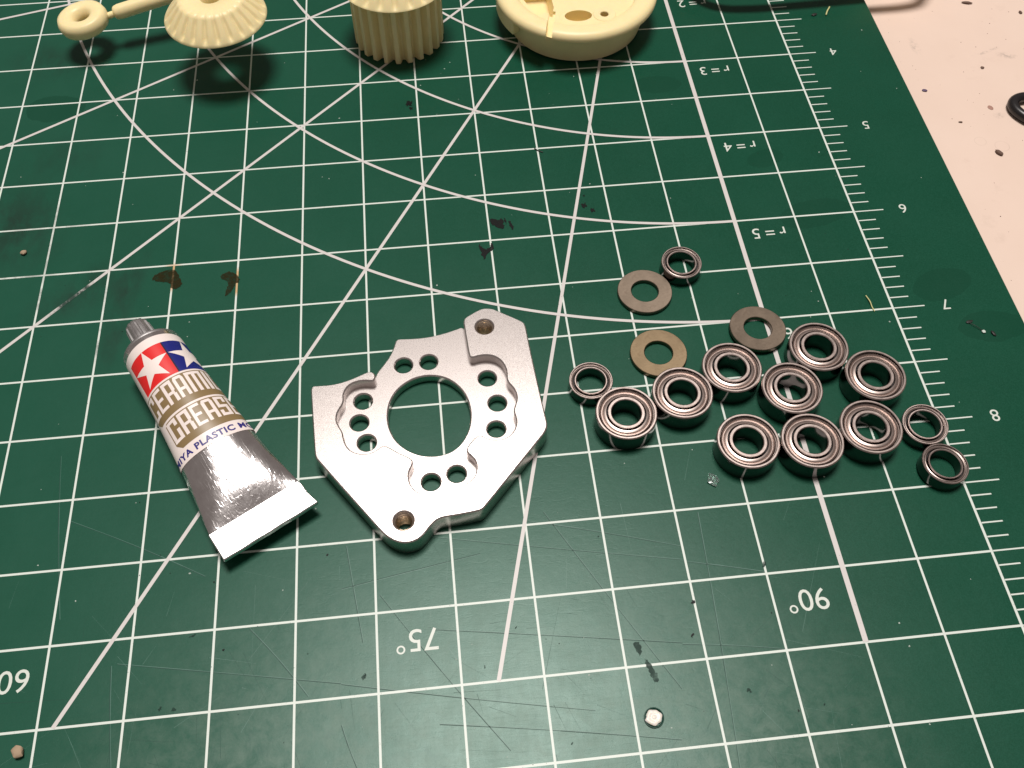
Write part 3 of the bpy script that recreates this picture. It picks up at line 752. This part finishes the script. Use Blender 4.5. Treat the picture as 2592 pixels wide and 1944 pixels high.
# compound gear: spur pinion with bevel flange
px_, py_ = -1.14, 8.96
pg = thing('compound_gear', 'tall cream plastic gear with straight teeth and a wider toothed disc on top', 'gear', (px_, py_, .0078))
teeth, n = 23, 23 * 12
bm = bmesh.new(); rings = []
for z, k in ((.0, .55), (.0, .985), (.02, 1.0), (.5, 1.0), (1.0, 1.0), (1.40, 1.0), (1.55, 1.0)):
    ring = []
    for i in range(n):
        ph = (i % 12) / 12; q = abs(ph - .5) * 2
        f = max(0, min(1, (q - .22) / .46)); f = f * f * (3 - 2 * f)
        r = (.905 + .155 * f) * k if k > .6 else .55
        a = 2 * PI * i / n
        ring.append(bm.verts.new((r * math.cos(a), r * math.sin(a), z)))
    rings.append(ring)
for a, c in zip(rings, rings[1:]):
    for i in range(n): bm.faces.new((a[i], a[(i + 1) % n], c[(i + 1) % n], c[i]))
bm.faces.new(rings[0][::-1]); bm.faces.new(rings[-1])
bmesh.ops.recalc_face_normals(bm, faces=bm.faces)
obj('toothed_column', bm, M['cream'], pg, smooth=35)
obj('bevel_flange', bevel_cone(1.245, 1.50, 22, .50, .68, .25, .07), M['cream'], pg, smooth=50)

# gear housing
hx, hy = 3.12, 9.15
hs = thing('gear_housing', 'cream plastic round gear housing cup with rounded rim and slots', 'gear housing', (hx, hy, .0078))
b = lathe([(0, 0), (1.52, 0), (1.60, .04), (1.66, .30), (1.74, .70), (1.88, .735), (1.925, .78), (1.93, .84), (1.90, .91), (1.84, .955), (1.75, .975), (1.60, .970), (1.50, .945), (1.445, .90), (1.42, .84), (1.40, .79), (1.36, .775), (0, .775)], 128, closed=False)
ho_ = obj('cup', b, M['cream'], hs)
def box_cut(cx, cy, cz, sx_, sy_, sz_, rot):
    b = bmesh.new(); bmesh.ops.create_cube(b, size=1); bmesh.ops.scale(b, vec=(sx_, sy_, sz_), verts=b.verts)
    bmesh.ops.transform(b, matrix=Matrix.Translation((cx, cy, cz)) @ Matrix.Rotation(rot, 4, 'Z'), verts=b.verts); return b
def loc_prism(pts, z0, z1): return prism([(x - hx, y - hy) for x, y in pts], [], z0, z1)
slot = [(3.05 + .32 * math.cos(2 * PI * k / 32), 8.23 + .20 * math.sin(2 * PI * k / 32)) for k in range(32)]
def rect(p, q, w):
    p, q = Vector(p), Vector(q); d = (q - p).normalized(); m = Vector((-d.y, d.x)) * w / 2
    return [tuple(p + m), tuple(p - m), tuple(q - m), tuple(q + m)]
FZ = .775
cuts = [loc_prism(slot, .30, FZ + .02), loc_prism(circle(3.66, 8.22, .10, 24), .3, FZ + .02),
        loc_prism(rect((2.47, 8.45), (2.17, 7.05), .15), .70, 1.4),
        loc_prism([(1.60, 9.6), (1.98, 8.60), (2.08, 8.33), (2.31, 8.42), (2.46, 8.34), (2.52, 8.6), (2.48, 9.6)], .25, 1.4)]
cut(ho_, cuts)
ho_.data.polygons.foreach_set('use_smooth', [True] * len(ho_.data.polygons)); ho_.data.set_sharp_from_angle(angle=math.radians(32))
bevel(ho_, .018, 2, 40)
b = lathe([(.095, 0), (.27, 0), (.255, .014), (.11, .014)], 40)
obj('hole_boss', b, M['cream'], hs, smooth=40, loc=(3.66 - hx, 8.22 - hy, FZ + .001))
bm = bmesh.new()
lug = [(math.cos(a) * r, math.sin(a) * r) for r, rng in ((1.90, range(0, 9)), (1.70, range(8, -1, -1))) for a in [math.radians(172 + 5.0 * k) for k in rng]]
bevel(obj('rim_lug', prism(lug, [], .42, .80), M['cream'], hs, smooth=40), .03, 2)

# part frame standing behind the picture: its bar throws the long shadow at the upper right
fr = [(6.35, 14.2, .45), (6.15, 10.4, .45), (6.25, 9.75, .45), (6.75, 9.30, .45), (7.6, 9.17, .45), (9.0, 9.20, .45), (10.4, 9.25, .45), (11.6, 9.30, .55), (12.05, 9.55, .70), (12.2, 10.3, .85), (12.3, 14.2, 1.0)]
frame = thing('runner_frame', 'cream plastic rod frame behind the picture, seen by its long shadow', 'rod frame', (8.7, 12.0, .0078))
E0 = Vector((8.7, 12.0, .0078))
obj('frame_bar', sweep(smooth_path([Vector(p) - E0 for p in fr], 8), .150, 20), M['cream'], frame, smooth=50)
obj('frame_leg', sweep([Vector((6.35, 14.2, .01)) - E0, Vector((6.35, 14.2, .6)) - E0], .105, 20), M['cream'], frame, smooth=50)
obj('frame_leg', sweep([Vector((12.3, 14.2, -.297)) - E0, Vector((12.3, 14.2, 1.1)) - E0], .105, 20), M['cream'], frame, smooth=50)

# ------------------------------------------------------------------ things on the table and crumbs
path = []
for k in range(49):
    a = 2 * PI * k / 48
    path.append((.70 * math.cos(a) * (1 + .25 * max(0, math.cos(a))), .44 * math.sin(a), 0))
P = [Vector(p) for p in path[:-1]]; bm = bmesh.new(); rings = []; n = 20
for i, p in enumerate(P):
    t = (P[(i + 1) % 48] - P[i - 1]).normalized(); s = Vector((t.y, -t.x, 0)); u = Vector((0, 0, 1))
    rings.append([bm.verts.new(p + s * .120 * math.cos(2 * PI * k / n) + u * (.120 * math.sin(2 * PI * k / n) + .120)) for k in range(n)])
for i in range(48):
    a, c = rings[i], rings[(i + 1) % 48]
    for k in range(n): bm.faces.new((a[k], a[(k + 1) % n], c[(k + 1) % n], c[k]))
bmesh.ops.recalc_face_normals(bm, faces=bm.faces)
lp = obj('rubber_ring', bm, M['rubber'], smooth=60); lp.location = (13.42, 4.98, -.2995); lp.rotation_euler = (0, 0, -.55)
tag(lp, 'shiny black rubber ring on the table at the right edge', 'rubber ring')
def lump(name, x, y, z, sx_, sy_, sz_, m, label, cat, rot=0.0, rough=.25, group=None, seed=0):
    rnd = random.Random(seed or int(x * 977 + y * 131)); bm = bmesh.new(); bmesh.ops.create_icosphere(bm, subdivisions=2, radius=1)
    for v in bm.verts:
        k = 1 + rnd.uniform(-rough, rough); v.co = Vector((v.co.x * sx_ * k, v.co.y * sy_ * k, (v.co.z * .5 + .5) * sz_ * (1 + rnd.uniform(-rough, rough) * .4)))
    o = obj(name, bm, M[m], smooth=45); o.location = (x, y, z); o.rotation_euler = (0, 0, rot); tag(o, label, cat, group); return o
TZ = -.299
lump('crumb', 11.96, 3.897, TZ, .052, .105, .07, 'crumb', 'largest brown pointed crumb on the table right of the mat', 'crumb', .5, .12)
lump('crumb', 13.209, 9.183, TZ, .13, .045, .05, 'crumb', 'dark brown oblong crumb near the top edge of the table', 'crumb', -.25, .15)
lump('crumb', 14.408, 8.669, TZ, .035, .055, .05, 'crumb', 'small dark crumb at the top right corner of the table', 'crumb', .2)
lump('fleck', 11.019, 6.089, TZ, .065, .040, .03, 'purple', 'violet oval fleck on the table close to the mat edge', 'fleck', -.3, .1)
lump('chip', 12.343, 5.364, TZ, .062, .075, .012, 'pinkdisc', 'flat pinkish round chip on the table left of the rubber ring', 'chip', .2, .1)
lump('crumb', 11.472, 4.96, TZ, .048, .020, .03, 'crumb', 'thin dark dash shaped crumb on the table below the pink chip', 'crumb', -.25, .15)
lump('crumb', 12.674, 6.74, TZ, .045, .04, .03, 'crumb', 'small brown crumb on the table above the pink chip', 'crumb', 0)
lump('grit', -7.39, -6.94, .008, .085, .10, .12, 'stone', 'tan grit lump near the lower left corner of the mat', 'grit', .4, .2)
lump('grit', -8.955, 2.879, .008, .065, .055, .07, 'stone', 'small pale grit lump at the left edge of the mat', 'grit', .1, .2)
lump('glue_drop', 3.723, -3.601, .008, .10, .12, .045, 'clear', 'clear glue drop on the mat below the front bearings', 'glue drop', .3, .25)
g = thing('glue_blob', 'white ring shaped glue blob near the bottom of the mat', 'glue blob', (1.977, -7.42, .0078))
bm = bmesh.new(); bmesh.ops.create_uvsphere(bm, u_segments=28, v_segments=14, radius=1)
for v in bm.verts:
    a = math.atan2(v.co.y, v.co.x); r = .118 * (1 + .07 * math.sin(3 * a + 1) + .05 * math.sin(7 * a)); rr = math.hypot(v.co.x, v.co.y)
    dip = -.02 * math.exp(-((rr - .35) / .18) ** 2) if v.co.z > 0 else 0
    v.co = Vector((v.co.x * r + (-.05 * math.exp(-((a + 2.9) / .3) ** 2) * rr), v.co.y * r, (v.co.z + 1) * .028 + dip))
obj('blob', bm, M['glue'], g, smooth=60)
b = lathe([(.125, 0), (.15, .006), (.152, .02), (.138, .022), (.128, .01)], 40); obj('rim', b, M['score'], g, smooth=50)
def fibre(name, pts, r, m, label, cat):
    o = obj(name, sweep(smooth_path(pts, 6), r, 8), M[m], smooth=60); tag(o, label, cat)
fibre('fibre', [(9.30, 8.66, .03), (9.36, 8.78, .05), (9.44, 8.90, .04), (9.48, 8.97, .02)], .018, 'fibre', 'short straw coloured fibre on the mat beside the ruler at the top', 'fibre')
fibre('fibre', [(7.60, .06, .02), (7.625, -.10, .04), (7.635, -.22, .02), (7.655, -.33, .015)], .011, 'fibre', 'thin yellow fibre lying across the ruler row above the bearings', 'fibre')
fibre('hair', [(9.36, -.77, .02), (9.45, -.88, .04), (9.57, -1.0, .02)], .006, 'hair', 'fine dark hair on the mat near the number seven', 'hair')
lump('crumb', 9.39, -.76, .008, .075, .035, .02, 'hair', 'black crumb on the mat at the end of the fine hair', 'crumb', .2)
lump('crumb', 9.745, -1.08, .008, .035, .07, .03, 'hair', 'dark green crescent crumb right of the number seven', 'crumb', .3)
lump('grit', 9.575, -1.02, .008, .035, .035, .03, 'speck', 'tiny pale grit right of the fine hair', 'grit')
lump('hair_clump', 9.02, 8.72, .008, .07, .04, .03, 'hair', 'small dark clump on the mat left of the straw fibre', 'crumb', .4)
fibre('hair', [(1.63, 4.80, .012), (1.70, 4.72, .014), (1.80, 4.66, .012)], .012, 'hair', 'short black hair lying on a grid line in the middle of the mat', 'hair')
# countless dust: one object for the mat, one for the table
def dust(name, m, n, region, z, smin, smax, label):
    bm = bmesh.new()
    for k in range(n):
        x, y = region(); r = random.uniform(smin, smax) * random.choice((.6, .8, 1, 1.3)); k5 = 5
        vv = [bm.verts.new((x + r * math.cos(6.28 * i / k5 + k) * random.uniform(.5, 1.4), y + r * math.sin(6.28 * i / k5 + k) * random.uniform(.5, 1.2), z)) for i in range(k5)]
        top = bm.verts.new((x, y, z + r * .8))
        for i in range(k5): bm.faces.new((vv[i], vv[(i + 1) % k5], top))
    o = obj(name, bm, M[m]); o['kind'] = 'stuff'; o['label'] = label; o['category'] = 'dust'
def mat_xy(): return random.uniform(-9.5, 10.2), random.uniform(-8.5, 9.5)
def tab_xy():
    y = random.uniform(-.5, 9.0); return random.uniform(10.6, 14.6), y
dust('pale_dust', 'speck', 110, mat_xy, .001, .008, .017, 'pale dust specks scattered over the green mat')
dust('dark_dust', 'hair', 90, mat_xy, .001, .004, .010, 'dark dust specks scattered over the green mat')
dust('brown_dust', 'crumb', 70, tab_xy, TZ, .005, .014, 'brown dust specks scattered on the table top')
